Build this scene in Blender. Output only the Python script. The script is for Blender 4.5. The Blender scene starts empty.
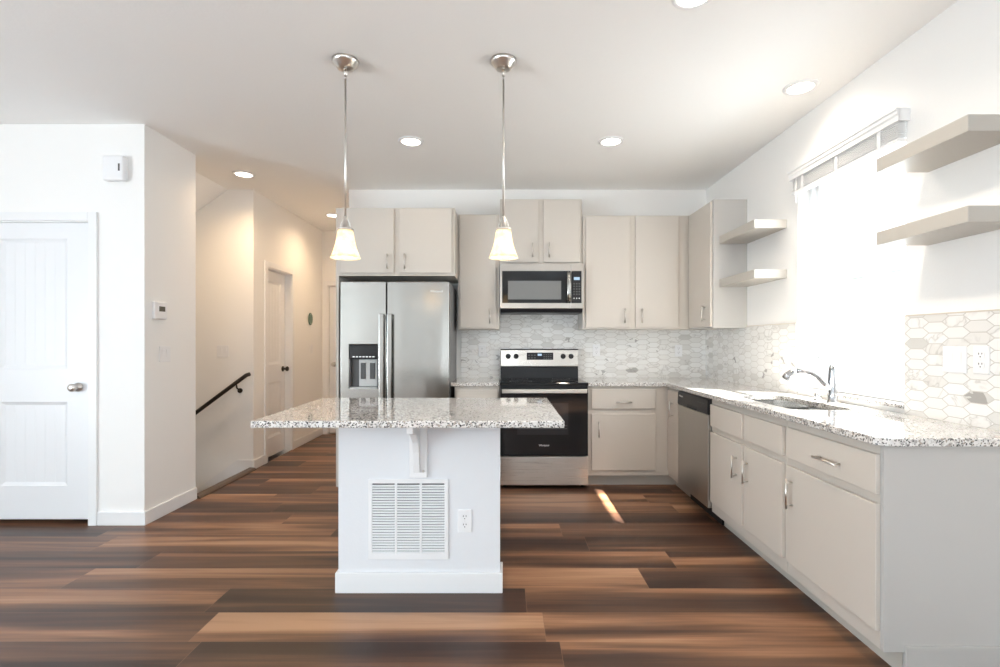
import bpy, bmesh, math, random
from mathutils import Vector, Matrix

sc = bpy.context.scene
COL = sc.collection
R = math.radians

# ------------------------------------------------------------------ camera
CAM_H = 1.276
cd = bpy.data.cameras.new('camera')
cam = bpy.data.objects.new('camera', cd)
COL.objects.link(cam)
cam.location = (0, 0, CAM_H)
cam.rotation_euler = (R(90), 0, 0)
cd.sensor_width = 36
cd.lens = 18.0
cd.shift_x = -0.005
cd.shift_y = 0.0075
cd.clip_start = 0.02
sc.camera = cam

# ------------------------------------------------------------------ colour management
vs = sc.view_settings
sc.display_settings.display_device = 'sRGB'
vs.view_transform = 'Standard'
vs.look = 'None'
vs.gamma = 1.0
vs.use_curve_mapping = False
vs.exposure = 1.04
cy = sc.cycles
cy.use_denoising = True
cy.max_bounces = 18
cy.diffuse_bounces = 16
cy.glossy_bounces = 5
cy.transparent_max_bounces = 12
cy.sample_clamp_indirect = 6.0
cy.caustics_reflective = False
cy.caustics_refractive = False

# ------------------------------------------------------------------ world: bright hazy sky
w = bpy.data.worlds.new('sky')
sc.world = w
w.use_nodes = True
bg = w.node_tree.nodes['Background']
bg.inputs[0].default_value = (0.90, 0.95, 1.0, 1)
bg.inputs[1].default_value = 1.5

# ------------------------------------------------------------------ sun
SUN_E = 26.0
sd = bpy.data.lights.new('sun', 'SUN')
sd.energy = SUN_E
sd.angle = R(0.6)
sd.color = (1.0, 0.95, 0.88)
so = bpy.data.objects.new('sun', sd)
COL.objects.link(so)
so.rotation_euler = Vector((-0.612, 0.45, -1.0)).to_track_quat('-Z', 'Y').to_euler()
so.location = (6, -4, 7)

# ------------------------------------------------------------------ window daylight, with added fill lamps for the ceiling and left walls
def area(name, loc, direction, sx, sy, power, color):
    l = bpy.data.lights.new(name, 'AREA')
    l.shape = 'RECTANGLE'
    l.size, l.size_y = sx, sy
    l.energy = power
    l.color = color
    o = bpy.data.objects.new(name, l)
    COL.objects.link(o)
    o.location = loc
    o.rotation_euler = Vector(direction).to_track_quat('-Z', 'Y').to_euler()
    return o
DAY = (0.60, 0.80, 1.0)
REAR = [(-.75, -.05)]
SIDE = [(-3.3, -1.7), (-1.3, 0.3)]
EAST = [(-2.6, -0.9)]  # unseen window added to brighten the walls on the left
for a, b in REAR:   # sky light, and an added upward lamp that brightens the ceiling
    area('rear_daylight', ((a + b) / 2, -3.72, 1.25), (0, 1, -.08), b - a - 0.1, 1.7, 4 * (b - a), DAY)
    area('rear_ceiling_fill', ((a + b) / 2, -3.72, 1.0), (0, .85, .52), b - a - 0.1, 1.1, 19 * (b - a), (.88, .94, 1.0))
for a, b in SIDE:  # sky light, plus a low lamp added and tilted up at the ceiling
    area('side_daylight', (-5.62, (a + b) / 2, 1.45), (1, 0, -.05), b - a - 0.1, 1.7, 11 * (b - a), DAY)
    area('side_ceiling_fill', (-5.62, (a + b) / 2, .85), (.85, 0, .52), b - a - 0.1, .5, 40 * (b - a), (.88, .94, 1.0))
for a, b in EAST:  # fill lamp in the added window
    area('east_wall_fill', (2.22, (a + b) / 2, 1.45), (-1, 0, -.05), b - a - 0.1, 1.7, 19 * (b - a), DAY)
area('kitchen_daylight', (2.22, 2.95, 1.7), (-1, 0, -.5), 0.9, 1.4, 10, (0.95, 0.97, 1.0))

# ------------------------------------------------------------------ materials
def mat(name, color, rough=0.5, metal=0.0, spec=0.5, coat=0.0):
    m = bpy.data.materials.new(name)
    m.use_nodes = True
    b = m.node_tree.nodes['Principled BSDF']
    b.inputs['Base Color'].default_value = (*color, 1)
    b.inputs['Roughness'].default_value = rough
    b.inputs['Metallic'].default_value = metal
    b.inputs['Specular IOR Level'].default_value = spec
    b.inputs['Coat Weight'].default_value = coat
    b.inputs['Coat Roughness'].default_value = 0.05
    return m

class NT:
    """small helper for node graphs"""
    def __init__(self, m):
        self.m = m; self.t = m.node_tree; self.n = self.t.nodes; self.l = self.t.links
        self.b = self.n['Principled BSDF']
    def node(self, kind, **kw):
        x = self.n.new(kind)
        for k, v in kw.items(): setattr(x, k, v)
        return x
    def link(self, a, b): self.l.new(a, b)
    def put(self, sock, v):
        if isinstance(v, (int, float)): sock.default_value = v
        elif isinstance(v, (tuple, list)): sock.default_value = v
        else: self.l.new(v, sock)
    def math(self, op, a, b=0.0, c=0.0):
        x = self.node('ShaderNodeMath', operation=op)
        self.put(x.inputs[0], a); self.put(x.inputs[1], b); self.put(x.inputs[2], c)
        return x.outputs[0]
    def comb(self, x, y, z=0.0):
        c = self.node('ShaderNodeCombineXYZ')
        self.put(c.inputs[0], x); self.put(c.inputs[1], y); self.put(c.inputs[2], z)
        return c.outputs[0]
    def coords(self):
        t = self.node('ShaderNodeNewGeometry')
        s = self.node('ShaderNodeSeparateXYZ')
        self.link(t.outputs['Position'], s.inputs[0])
        return s.outputs, t.outputs['Position']
    def noise(self, vec, scale, detail=3.0, rough=0.5, dist=0.0):
        x = self.node('ShaderNodeTexNoise')
        if vec is not None: self.link(vec, x.inputs['Vector'])
        x.inputs['Scale'].default_value = scale
        x.inputs['Detail'].default_value = detail
        x.inputs['Roughness'].default_value = rough
        x.inputs['Distortion'].default_value = dist
        return x.outputs['Fac']
    def white(self, vec):
        x = self.node('ShaderNodeTexWhiteNoise', noise_dimensions='3D')
        self.link(vec, x.inputs['Vector'])
        return x.outputs['Value']
    def ramp(self, fac, stops, interp='LINEAR'):
        x = self.node('ShaderNodeValToRGB')
        cr = x.color_ramp
        cr.interpolation = interp
        while len(cr.elements) < len(stops): cr.elements.new(0.5)
        for e, (p, c) in zip(cr.elements, stops):
            e.position = p; e.color = (*c, 1) if len(c) == 3 else c
        self.link(fac, x.inputs[0])
        return x.outputs[0]
    def mix(self, fac, a, b, blend='MIX'):
        x = self.node('ShaderNodeMix', data_type='RGBA', blend_type=blend)
        self.put(x.inputs[0], fac)
        for i, v in ((6, a), (7, b)):
            if isinstance(v, tuple): x.inputs[i].default_value = (*v, 1) if len(v) == 3 else v
            else: self.link(v, x.inputs[i])
        return x.outputs[2]
    def bump(self, h, strength=0.1, dist=0.01):
        x = self.node('ShaderNodeBump')
        x.inputs['Strength'].default_value = strength
        x.inputs['Distance'].default_value = dist
        self.link(h, x.inputs['Height'])
        self.link(x.outputs[0], self.b.inputs['Normal'])

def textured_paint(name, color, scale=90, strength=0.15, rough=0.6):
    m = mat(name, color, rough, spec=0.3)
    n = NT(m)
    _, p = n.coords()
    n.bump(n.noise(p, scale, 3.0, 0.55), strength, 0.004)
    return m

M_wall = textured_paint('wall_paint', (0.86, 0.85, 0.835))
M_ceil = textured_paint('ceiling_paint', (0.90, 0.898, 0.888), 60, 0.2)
M_island = textured_paint('island_daylight_tint', (0.74, 0.752, 0.775))  # dimmer, cooler wall white: the daylight cast is put into the colour
M_trim = mat('white_trim_paint', (0.82, 0.82, 0.825), 0.35)
M_door = mat('white_door_paint', (0.80, 0.805, 0.82), 0.35)
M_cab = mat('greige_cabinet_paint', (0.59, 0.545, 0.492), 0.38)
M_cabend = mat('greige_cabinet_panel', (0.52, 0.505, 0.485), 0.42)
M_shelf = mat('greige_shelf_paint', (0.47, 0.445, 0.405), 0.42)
M_plastic = mat('white_plastic', (0.82, 0.82, 0.83), 0.35)
M_slot = mat('dark_slot', (0.02, 0.02, 0.022), 0.6)
M_black = mat('black_plastic', (0.016, 0.016, 0.018), 0.35, spec=0.3)
M_blackglass = mat('black_glass', (0.010, 0.010, 0.011), 0.06, spec=0.35)
M_ovenwin = mat('oven_window_glass', (0.020, 0.020, 0.022), 0.05, spec=0.5, coat=0.1)
M_micwin = mat('microwave_window_glass', (0.15, 0.15, 0.145), 0.06, spec=0.7, coat=0.8)
M_chrome = mat('chrome', (0.52, 0.53, 0.55), 0.08, 1.0)
M_nickel = mat('brushed_nickel', (0.70, 0.67, 0.63), 0.28, 1.0)
M_bronze = mat('dark_bronze', (0.05, 0.042, 0.036), 0.4, 0.6)
M_grey = mat('grey_dispenser_plastic', (0.55, 0.56, 0.56), 0.4)
M_dgrey = mat('dark_grey_plastic', (0.07, 0.07, 0.072), 0.4)
M_case = mat('fridge_case_grey', (0.22, 0.22, 0.225), 0.45)
M_silver = mat('silver_lettering', (0.75, 0.75, 0.75), 0.3, 0.6)
M_toe = mat('toe_kick_grey', (0.52, 0.49, 0.44), 0.5)
M_green = mat('green_sign_enamel', (0.07, 0.14, 0.10), 0.4)
M_carpet = mat('stair_carpet', (0.22, 0.19, 0.165), 0.95)
M_nosing = mat('stair_nosing_vinyl', (0.115, 0.08, 0.06), 0.45)
M_blind = mat('blind_slat', (0.82, 0.82, 0.82), 0.45)
M_vinyl = mat('window_vinyl', (0.85, 0.86, 0.87), 0.35)
M_tan = mat('tile_edge_trim', (0.62, 0.56, 0.48), 0.4)

def stainless(name, col, rough, axis):
    m = mat(name, col, rough, 1.0)
    n = NT(m)
    s, p = n.coords()
    if axis == 'z':       # vertical brushing
        v = n.comb(n.math('MULTIPLY', s[0], 220.0), n.math('MULTIPLY', s[1], 220.0), n.math('MULTIPLY', s[2], 2.0))
    else:
        v = n.comb(n.math('MULTIPLY', s[0], 2.0), n.math('MULTIPLY', s[1], 2.0), n.math('MULTIPLY', s[2], 300.0))
    f = n.noise(v, 1.0, 2.0)
    n.link(n.math('MULTIPLY_ADD', f, 0.04, rough - 0.02), n.b.inputs['Roughness'])
    wv = n.noise(n.comb(n.math('MULTIPLY', s[0], 6.0), n.math('MULTIPLY', s[1], 6.0), n.math('MULTIPLY', s[2], 0.12)), 1.0, 1.0)
    n.bump(wv, 0.25, 0.02)
    return m
M_steel = stainless('stainless_steel', (0.37, 0.36, 0.34), 0.20, 'z')
M_steelh = stainless('stainless_steel_range', (0.62, 0.58, 0.53), 0.28, 'x')
M_steelm = stainless('stainless_microwave', (0.47, 0.43, 0.39), 0.30, 'x')
M_dwsteel = stainless('stainless_dishwasher', (0.50, 0.485, 0.46), 0.34, 'z')
M_basin = mat('sink_steel', (0.62, 0.62, 0.62), 0.25, 1.0)

def emis(name, color, strength):
    m = bpy.data.materials.new(name); m.use_nodes = True
    t = m.node_tree; t.nodes.clear()
    e = t.nodes.new('ShaderNodeEmission'); o = t.nodes.new('ShaderNodeOutputMaterial')
    e.inputs[0].default_value = (*color, 1); e.inputs[1].default_value = strength
    t.links.new(e.outputs[0], o.inputs[0])
    return m
M_lens = emis('lamp_lens', (1.0, 0.90, 0.78), 6.0)
M_bulb = emis('lamp_bulb', (1.0, 0.85, 0.66), 4.0)
M_lcd = emis('clock_display', (0.55, 0.75, 0.95), 0.5)

def thin_glass():
    m = bpy.data.materials.new('window_glass'); m.use_nodes = True
    t = m.node_tree; t.nodes.clear()
    o = t.nodes.new('ShaderNodeOutputMaterial'); mx = t.nodes.new('ShaderNodeMixShader')
    tr = t.nodes.new('ShaderNodeBsdfTransparent'); gl = t.nodes.new('ShaderNodeBsdfGlossy')
    gl.inputs['Roughness'].default_value = 0.02
    tr.inputs[0].default_value = (0.96, 0.98, 0.97, 1)
    lw = t.nodes.new('ShaderNodeLayerWeight'); lw.inputs[0].default_value = 0.5
    pw = t.nodes.new('ShaderNodeMath'); pw.operation = 'POWER'; pw.inputs[1].default_value = 5.0
    fr = t.nodes.new('ShaderNodeMath'); fr.operation = 'MULTIPLY_ADD'; fr.inputs[1].default_value = 0.7; fr.inputs[2].default_value = 0.025
    t.links.new(lw.outputs['Facing'], pw.inputs[0]); t.links.new(pw.outputs[0], fr.inputs[0])
    t.links.new(fr.outputs[0], mx.inputs[0]); t.links.new(tr.outputs[0], mx.inputs[1])
    t.links.new(gl.outputs[0], mx.inputs[2]); t.links.new(mx.outputs[0], o.inputs[0])
    return m
M_glass = thin_glass()

def shade_glass():
    m = bpy.data.materials.new('frosted_shade_glass'); m.use_nodes = True
    t = m.node_tree; t.nodes.clear()
    o = t.nodes.new('ShaderNodeOutputMaterial')
    tc = t.nodes.new('ShaderNodeTexCoord'); nz = t.nodes.new('ShaderNodeTexNoise')
    nz.inputs['Scale'].default_value = 22; nz.inputs['Distortion'].default_value = 1.5
    t.links.new(tc.outputs['Object'], nz.inputs['Vector'])
    rp = t.nodes.new('ShaderNodeValToRGB')
    rp.color_ramp.elements[0].position = 0.35; rp.color_ramp.elements[0].color = (0.90, 0.74, 0.50, 1)
    rp.color_ramp.elements[1].position = 0.65; rp.color_ramp.elements[1].color = (0.94, 0.88, 0.77, 1)
    t.links.new(nz.outputs['Fac'], rp.inputs[0])
    tl = t.nodes.new('ShaderNodeBsdfTranslucent'); df = t.nodes.new('ShaderNodeBsdfDiffuse')
    t.links.new(rp.outputs[0], tl.inputs[0]); t.links.new(rp.outputs[0], df.inputs[0])
    mx = t.nodes.new('ShaderNodeMixShader'); mx.inputs[0].default_value = 0.35
    t.links.new(tl.outputs[0], mx.inputs[1]); t.links.new(df.outputs[0], mx.inputs[2])
    em = t.nodes.new('ShaderNodeEmission'); em.inputs[1].default_value = 0.10
    t.links.new(rp.outputs[0], em.inputs[0])
    ad = t.nodes.new('ShaderNodeAddShader')
    t.links.new(mx.outputs[0], ad.inputs[0]); t.links.new(em.outputs[0], ad.inputs[1])
    t.links.new(ad.outputs[0], o.inputs[0])
    return m
M_shade = shade_glass()

def granite():
    m = mat('speckled_granite', (0.7, 0.7, 0.7), 0.06, spec=0.6, coat=0.5)
    n = NT(m)
    _, p = n.coords()
    def vor(scale):
        x = n.node('ShaderNodeTexVoronoi'); n.link(p, x.inputs['Vector']); x.inputs['Scale'].default_value = scale
        s = n.node('ShaderNodeSeparateColor'); n.link(x.outputs['Color'], s.inputs[0])
        return s.outputs
    a = vor(115); b = vor(210)
    base = n.ramp(a[0], [(0.0, (0.74, 0.715, 0.69)), (0.40, (0.60, 0.575, 0.55)), (0.60, (0.38, 0.36, 0.345)), (0.76, (0.76, 0.745, 0.725))], 'CONSTANT')
    dark = n.math('GREATER_THAN', b[1], 0.83)
    c = n.mix(dark, base, (0.055, 0.052, 0.052))
    tan = n.math('GREATER_THAN', a[2], 0.90)
    c = n.mix(tan, c, (0.38, 0.335, 0.29))
    n.link(c, n.b.inputs['Base Color'])
    return m
M_granite = granite()

def plank_floor():
    m = mat('walnut_vinyl_plank', (0.2, 0.12, 0.08), 0.36, spec=0.42)
    n = NT(m)
    s, p = n.coords()
    W, L = 0.228, 1.52
    yv = n.math('DIVIDE', n.math('ADD', s[1], 0.158), W)
    row = n.math('FLOOR', yv)
    v = n.math('SUBTRACT', yv, row)
    r1 = n.white(n.comb(row, 3.7, 1.3))
    u = n.math('ADD', n.math('DIVIDE', s[0], L), n.math('MULTIPLY', r1, 7.0))
    col = n.math('FLOOR', u)
    uu = n.math('SUBTRACT', u, col)
    pid = n.white(n.comb(row, col, 0.5))
    pid2 = n.white(n.comb(row, col, 8.5))
    z = n.math('MULTIPLY', pid, 40.0)
    band = n.noise(n.comb(n.math('MULTIPLY', s[0], 0.42), n.math('MULTIPLY', s[1], 6.5), z), 1.0, 3.0, 0.5, 0.5)
    grain = n.noise(n.comb(n.math('MULTIPLY', s[0], 2.2), n.math('MULTIPLY', s[1], 75.0), z), 1.0, 4.0, 0.6, 0.4)
    # sapwood along one edge of some planks
    flip = n.math('GREATER_THAN', pid2, 0.5)
    edge = n.math('ABSOLUTE', n.math('SUBTRACT', v, flip))
    sap = n.math('POWER', n.math('SUBTRACT', 1.0, edge), 2.5)
    t = n.math('MULTIPLY_ADD', n.math('SUBTRACT', band, 0.5), 2.3, 0.42)
    t = n.math('ADD', t, n.math('MULTIPLY', n.math('SUBTRACT', grain, 0.5), 0.46))
    t = n.math('ADD', t, n.math('MULTIPLY', n.math('SUBTRACT', pid, 0.5), 0.50))
    t = n.math('ADD', t, n.math('MULTIPLY', n.math('MULTIPLY', sap, pid2), 0.25))
    c = n.ramp(t, [(0.0, (0.034, 0.017, 0.012)), (0.25, (0.066, 0.032, 0.021)), (0.5, (0.135, 0.066, 0.037)),
                   (0.75, (0.28, 0.140, 0.076)), (1.0, (0.42, 0.24, 0.14))])
    gy = n.math('MINIMUM', v, n.math('SUBTRACT', 1.0, v))
    gx = n.math('MINIMUM', uu, n.math('SUBTRACT', 1.0, uu))
    seam = n.math('MAXIMUM', n.math('LESS_THAN', gy, 0.0045), n.math('LESS_THAN', gx, 0.0009))
    c = n.mix(n.math('MULTIPLY', seam, 0.45), c, (0.26, 0.15, 0.095))
    n.link(c, n.b.inputs['Base Color'])
    n.link(n.math('MULTIPLY_ADD', grain, 0.16, 0.29), n.b.inputs['Roughness'])
    n.bump(n.math('SUBTRACT', n.math('MULTIPLY', grain, 0.25), seam), 0.12, 0.003)
    return m
M_floor = plank_floor()

def picket_tile(name, ui):
    """elongated hexagon marble mosaic; ui = index of the world axis that runs along the wall"""
    m = mat(name, (0.8, 0.8, 0.79), 0.22, spec=0.5)
    n = NT(m)
    s, p = n.coords()
    A, B, E, K = 0.105, 0.050, 0.070, 0.035
    def lattice(off):
        x = n.math('ADD', n.math('DIVIDE', s[ui], 2 * A), 0.5 * off + 20.0)
        i = n.math('ROUND', x)
        dx = n.math('MULTIPLY', n.math('SUBTRACT', x, i), 2 * A)
        y = n.math('ADD', n.math('DIVIDE', n.math('ADD', s[2], 0.012), B), 0.5 * off)
        j = n.math('ROUND', y)
        dy = n.math('MULTIPLY', n.math('ABSOLUTE', n.math('SUBTRACT', y, j)), 2.0)
        sl = n.math('DIVIDE', n.math('MULTIPLY_ADD', dy, K, n.math('ABSOLUTE', dx)), E)
        # distances to the grout line in metres
        d = n.math('MINIMUM', n.math('MULTIPLY', n.math('SUBTRACT', 1.0, dy), B / 2),
                   n.math('MULTIPLY', n.math('SUBTRACT', 1.0, sl), E * 0.58))
        return d, n.comb(i, j, off * 7.0 + 1.0)
    d0, id0 = lattice(0.0)
    d1, id1 = lattice(1.0)
    useA = n.math('GREATER_THAN', d0, 0.0)
    d = n.math('MAXIMUM', d0, d1)
    mv = n.node('ShaderNodeMix', data_type='VECTOR')
    n.link(useA, mv.inputs[0]); n.link(id1, mv.inputs[4]); n.link(id0, mv.inputs[5])
    tid = mv.outputs[1]
    rnd = n.white(tid)
    sc2 = n.node('ShaderNodeVectorMath', operation='MULTIPLY_ADD')
    n.link(tid, sc2.inputs[0]); sc2.inputs[1].default_value = (3.1, 2.3, 5.7); n.link(p, sc2.inputs[2])
    pv = sc2.outputs[0]
    vein = n.noise(pv, 5.0, 4.0, 0.55, 0.9)
    vline = n.math('ABSOLUTE', n.math('SUBTRACT', vein, 0.5))
    base = n.ramp(vline, [(0.0, (0.60, 0.585, 0.565)), (0.012, (0.76, 0.75, 0.735)), (0.05, (0.84, 0.835, 0.82))])
    has = n.math('GREATER_THAN', n.white(n.comb(rnd, 5.0, 3.0)), 0.55)
    base = n.mix(has, (0.84, 0.835, 0.82), base)
    tone = n.ramp(rnd, [(0.0, (0.74, 0.73, 0.71)), (0.07, (0.88, 0.87, 0.855)), (0.3, (0.97, 0.965, 0.955)), (1.0, (1, 1, 1))])
    c = n.mix(1.0, base, tone, 'MULTIPLY')
    # a few tiles carry a dark smoky vein
    dk = n.math('MULTIPLY', n.math('GREATER_THAN', n.white(n.comb(rnd, 2.0, 9.0)), 0.93),
                n.math('GREATER_THAN', n.noise(pv, 11.0, 2.0, 0.5, 0.8), 0.60))
    c = n.mix(n.math('MULTIPLY', dk, 0.6), c, (0.20, 0.185, 0.17))
    grout = n.math('LESS_THAN', d, 0.0019)
    c = n.mix(grout, c, (0.54, 0.515, 0.485))
    n.link(c, n.b.inputs['Base Color'])
    n.link(n.math('MULTIPLY_ADD', grout, 0.5, 0.2), n.b.inputs['Roughness'])
    n.bump(n.math('MINIMUM', d, 0.003), 0.3, 1.0)
    return m
M_tileX = picket_tile('picket_marble_back', 0)
M_tileY = picket_tile('picket_marble_side', 1)

# ------------------------------------------------------------------ mesh builders
OFF = {}
class MB:
    def __init__(self): self.bm = bmesh.new()
    def box(self, x0, x1, y0, y1, z0, z1):
        bm = self.bm
        x0, x1 = sorted((x0, x1)); y0, y1 = sorted((y0, y1)); z0, z1 = sorted((z0, z1))
        v = [bm.verts.new(c) for c in ((x0, y0, z0), (x1, y0, z0), (x1, y1, z0), (x0, y1, z0),
                                       (x0, y0, z1), (x1, y0, z1), (x1, y1, z1), (x0, y1, z1))]
        for f in ((3, 2, 1, 0), (4, 5, 6, 7), (0, 1, 5, 4), (1, 2, 6, 5), (2, 3, 7, 6), (3, 0, 4, 7)):
            bm.faces.new([v[i] for i in f])
        return self
    def hexa(self, pts):
        v = [self.bm.verts.new(c) for c in pts]
        for f in ((3, 2, 1, 0), (4, 5, 6, 7), (0, 1, 5, 4), (1, 2, 6, 5), (2, 3, 7, 6), (3, 0, 4, 7)):
            self.bm.faces.new([v[i] for i in f])
        return self
    def prism(self, outer, axis, a0, a1, holes=()):
        """extrude a 2D outline (with holes) along an axis; 2D coords are the remaining axes in x,y,z order"""
        def P(p, a):
            q = list(p); q.insert('xyz'.index(axis), a); return q
        bm2 = bmesh.new()
        for loop in [outer, *holes]:
            vs_ = [bm2.verts.new(P(p, a0)) for p in loop]
            for i in range(len(vs_)): bm2.edges.new((vs_[i], vs_[(i + 1) % len(vs_)]))
        bmesh.ops.triangle_fill(bm2, edges=bm2.edges[:], use_beauty=True, use_dissolve=False)
        fs = bm2.faces[:]
        r = bmesh.ops.extrude_face_region(bm2, geom=fs)
        d = Vector(P((0, 0), a1 - a0))
        bmesh.ops.translate(bm2, verts=[e for e in r['geom'] if isinstance(e, bmesh.types.BMVert)], vec=d)
        bmesh.ops.recalc_face_normals(bm2, faces=bm2.faces[:])
        me = bpy.data.meshes.new('tmp'); bm2.to_mesh(me); bm2.free()
        self.bm.from_mesh(me); bpy.data.meshes.remove(me)
        return self
    def lathe(self, prof, c=(0, 0, 0), axis='z', seg=24):
        rows = []
        for r, h in prof:
            row = []
            for k in range(seg):
                a = 2 * math.pi * k / seg
                p = (r * math.cos(a), r * math.sin(a), h)
                if axis == 'y': p = (p[0], p[2], p[1])
                elif axis == 'x': p = (p[2], p[0], p[1])
                row.append(self.bm.verts.new(Vector(p) + Vector(c)))
            rows.append(row)
        for a, b in zip(rows, rows[1:]):
            for k in range(seg):
                f = self.bm.faces.new((a[k], a[(k + 1) % seg], b[(k + 1) % seg], b[k])); f.smooth = True
        self.bm.faces.new(rows[0][::-1]); self.bm.faces.new(rows[-1])
        return self
    def shell(self, prof, c=(0, 0, 0), seg=32):
        """revolved thin shell: closed profile ring"""
        rows = []
        for r, h in prof:
            rows.append([self.bm.verts.new((c[0] + r * math.cos(2 * math.pi * k / seg), c[1] + r * math.sin(2 * math.pi * k / seg), c[2] + h)) for k in range(seg)])
        n = len(rows)
        for i in range(n):
            a, b = rows[i], rows[(i + 1) % n]
            for k in range(seg):
                f = self.bm.faces.new((a[k], a[(k + 1) % seg], b[(k + 1) % seg], b[k])); f.smooth = True
        return self
    def tube(self, pts, radii, seg=12, flat=1.0):
        pts = [Vector(p) for p in pts]
        if isinstance(radii, (int, float)): radii = [radii] * len(pts)
        rows = []
        up = None
        for i, p in enumerate(pts):
            d = (pts[min(i + 1, len(pts) - 1)] - pts[max(i - 1, 0)]).normalized()
            if up is None:
                up = Vector((0, 0, 1)) if abs(d.z) < 0.9 else Vector((0, 1, 0))
            sd_ = d.cross(up).normalized(); u2 = sd_.cross(d).normalized(); up = u2
            rows.append([self.bm.verts.new(p + sd_ * radii[i] * math.cos(2 * math.pi * k / seg) + u2 * radii[i] * flat * math.sin(2 * math.pi * k / seg)) for k in range(seg)])
        for a, b in zip(rows, rows[1:]):
            for k in range(seg):
                f = self.bm.faces.new((a[k], a[(k + 1) % seg], b[(k + 1) % seg], b[k])); f.smooth = True
        self.bm.faces.new(rows[0][::-1]); self.bm.faces.new(rows[-1])
        return self
    def build(self, name, m, parent=None, bevel=0.0, seg=2):
        off = Vector((0, 0, 0))
        r = parent
        while r is not None:
            if r.name in OFF: off = OFF[r.name]; break
            r = r.parent
        bm = self.bm
        bmesh.ops.translate(bm, verts=bm.verts[:], vec=-off)
        bmesh.ops.recalc_face_normals(bm, faces=bm.faces[:])
        me = bpy.data.meshes.new(name)
        bm.to_mesh(me); bm.free()
        me.materials.append(m)
        o = bpy.data.objects.new(name, me)
        COL.objects.link(o)
        if parent is not None: o.parent = parent
        if bevel > 0:
            b = o.modifiers.new('edge', 'BEVEL')
            b.width = bevel; b.segments = seg; b.limit_method = 'ANGLE'; b.angle_limit = R(40)
            b.harden_normals = False
        return o

def tag(o, label, cat, group=None, kind=None):
    o['label'] = label; o['category'] = cat
    if group: o['group'] = group
    if kind: o['kind'] = kind
    return o
def thing(name, label, cat, base=(0, 0, 0), group=None, kind=None, local=False, rz=0.0):
    """Empty at the thing's base. Unless local, its parts are given in world coordinates."""
    o = bpy.data.objects.new(name, None)
    COL.objects.link(o)
    o.location = base
    o.rotation_euler = (0, 0, rz)
    o.empty_display_size = 0.1
    OFF[o.name] = Vector((0, 0, 0)) if local else Vector(base)
    return tag(o, label, cat, group, kind)
def copy_tree(o, parent=None):
    c = o.copy(); COL.objects.link(c)
    if parent is not None: c.parent = parent
    for ch in list(o.children): copy_tree(ch, c)
    return c
def place(root, loc, rz, label):
    c = copy_tree(root); c.location = loc; c.rotation_euler = (0, 0, rz); c['label'] = label
    return c
def lettering(text, size, parent, m, loc, rot, name='lettering', depth=0.0006):
    cu = bpy.data.curves.new('t', 'FONT'); cu.body = text; cu.size = size; cu.extrude = depth
    cu.align_x = 'CENTER'; cu.align_y = 'CENTER'
    to = bpy.data.objects.new('t', cu); COL.objects.link(to)
    bpy.context.view_layer.update()
    me = bpy.data.meshes.new_from_object(to)
    bpy.data.objects.remove(to)
    me.materials.clear(); me.materials.append(m)
    off = Vector((0, 0, 0)); r = parent
    while r is not None:
        if r.name in OFF: off = OFF[r.name]; break
        r = r.parent
    mt = Matrix.Translation(Vector(loc) - off) @ rot.to_4x4()
    me.transform(mt)
    o = bpy.data.objects.new(name, me); COL.objects.link(o); o.parent = parent
    return o
ROT_FRONT = Matrix.Rotation(R(90), 3, 'X')                                  # faces -Y
ROT_LEFT = Matrix.Rotation(R(-90), 3, 'Z') @ Matrix.Rotation(R(90), 3, 'X')  # faces -X

def rrect(x0, x1, y0, y1, r, n=5):
    pts = []
    for cx, cy_, a0 in ((x1 - r, y1 - r, 0), (x0 + r, y1 - r, 90), (x0 + r, y0 + r, 180), (x1 - r, y0 + r, 270)):
        for k in range(n + 1):
            a = R(a0 + 90 * k / n); pts.append((cx + r * math.cos(a), cy_ + r * math.sin(a)))
    return pts

# ------------------------------------------------------------------ dimensions
CH = 2.78            # ceiling
XR = 2.0             # window wall
XL = -2.5            # hall / pier line
YB = 4.97            # back wall
YE = 6.84            # hall end
YP = 3.467           # pantry front
YP2 = 4.04           # pantry back
XH = -1.55           # hall right wall
XW, YR = -5.5, -3.6  # far left wall, rear wall

def S(o, label, cat): return tag(o, label, cat, kind='structure')
# ------------------------------------------------------------------ floor, ceiling
S(MB().prism([(XW, YR), (XR, YR), (XR, YB), (XH, YB), (XH, YE), (XL, YE), (XL, YP2), (XW, YP2)], 'z', -0.12, 0).build('floor', M_floor),
  'walnut brown vinyl plank floor with dark and honey streaks', 'floor')
S(MB().box(XW - .12, XR + .14, YR - .12, YE + .12, CH, CH + .1).build('ceiling', M_ceil), 'flat white textured ceiling', 'ceiling')

# ------------------------------------------------------------------ walls
WY0, WY1, WZ0, WZ1 = 2.494, 3.413, 0.938, 2.42
S(MB().prism([(YR - .12, -.12), (YB + .12, -.12), (YB + .12, CH), (YR - .12, CH)], 'x', XR, XR + .14,
             holes=[[(WY0, WZ0), (WY1, WZ0), (WY1, WZ1), (WY0, WZ1)]] + [[(a, .55), (b, .55), (b, 2.35), (a, 2.35)] for a, b in EAST]).build('wall_right', M_wall),
  'off-white kitchen wall on the right holding the window', 'wall')
S(MB().box(XH, XR, YB, YB + .12, -.12, CH).build('wall_back', M_wall), 'cream back wall above and behind the kitchen cabinets', 'wall')
S(MB().box(XH, XH + .11, YB + .12, YE, -.12, CH).build('wall_hall_right', M_wall), 'hallway wall behind the refrigerator', 'wall')
S(MB().box(XR + .14, XR + .52, YR - .5, YE + .5, 2.84, 2.96).build('sun_blocker', M_trim), 'roof slab added outside above the kitchen window to narrow the sun strip', 'blocker')  # unseen slab, added to trim the sun strip on the floor
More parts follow.
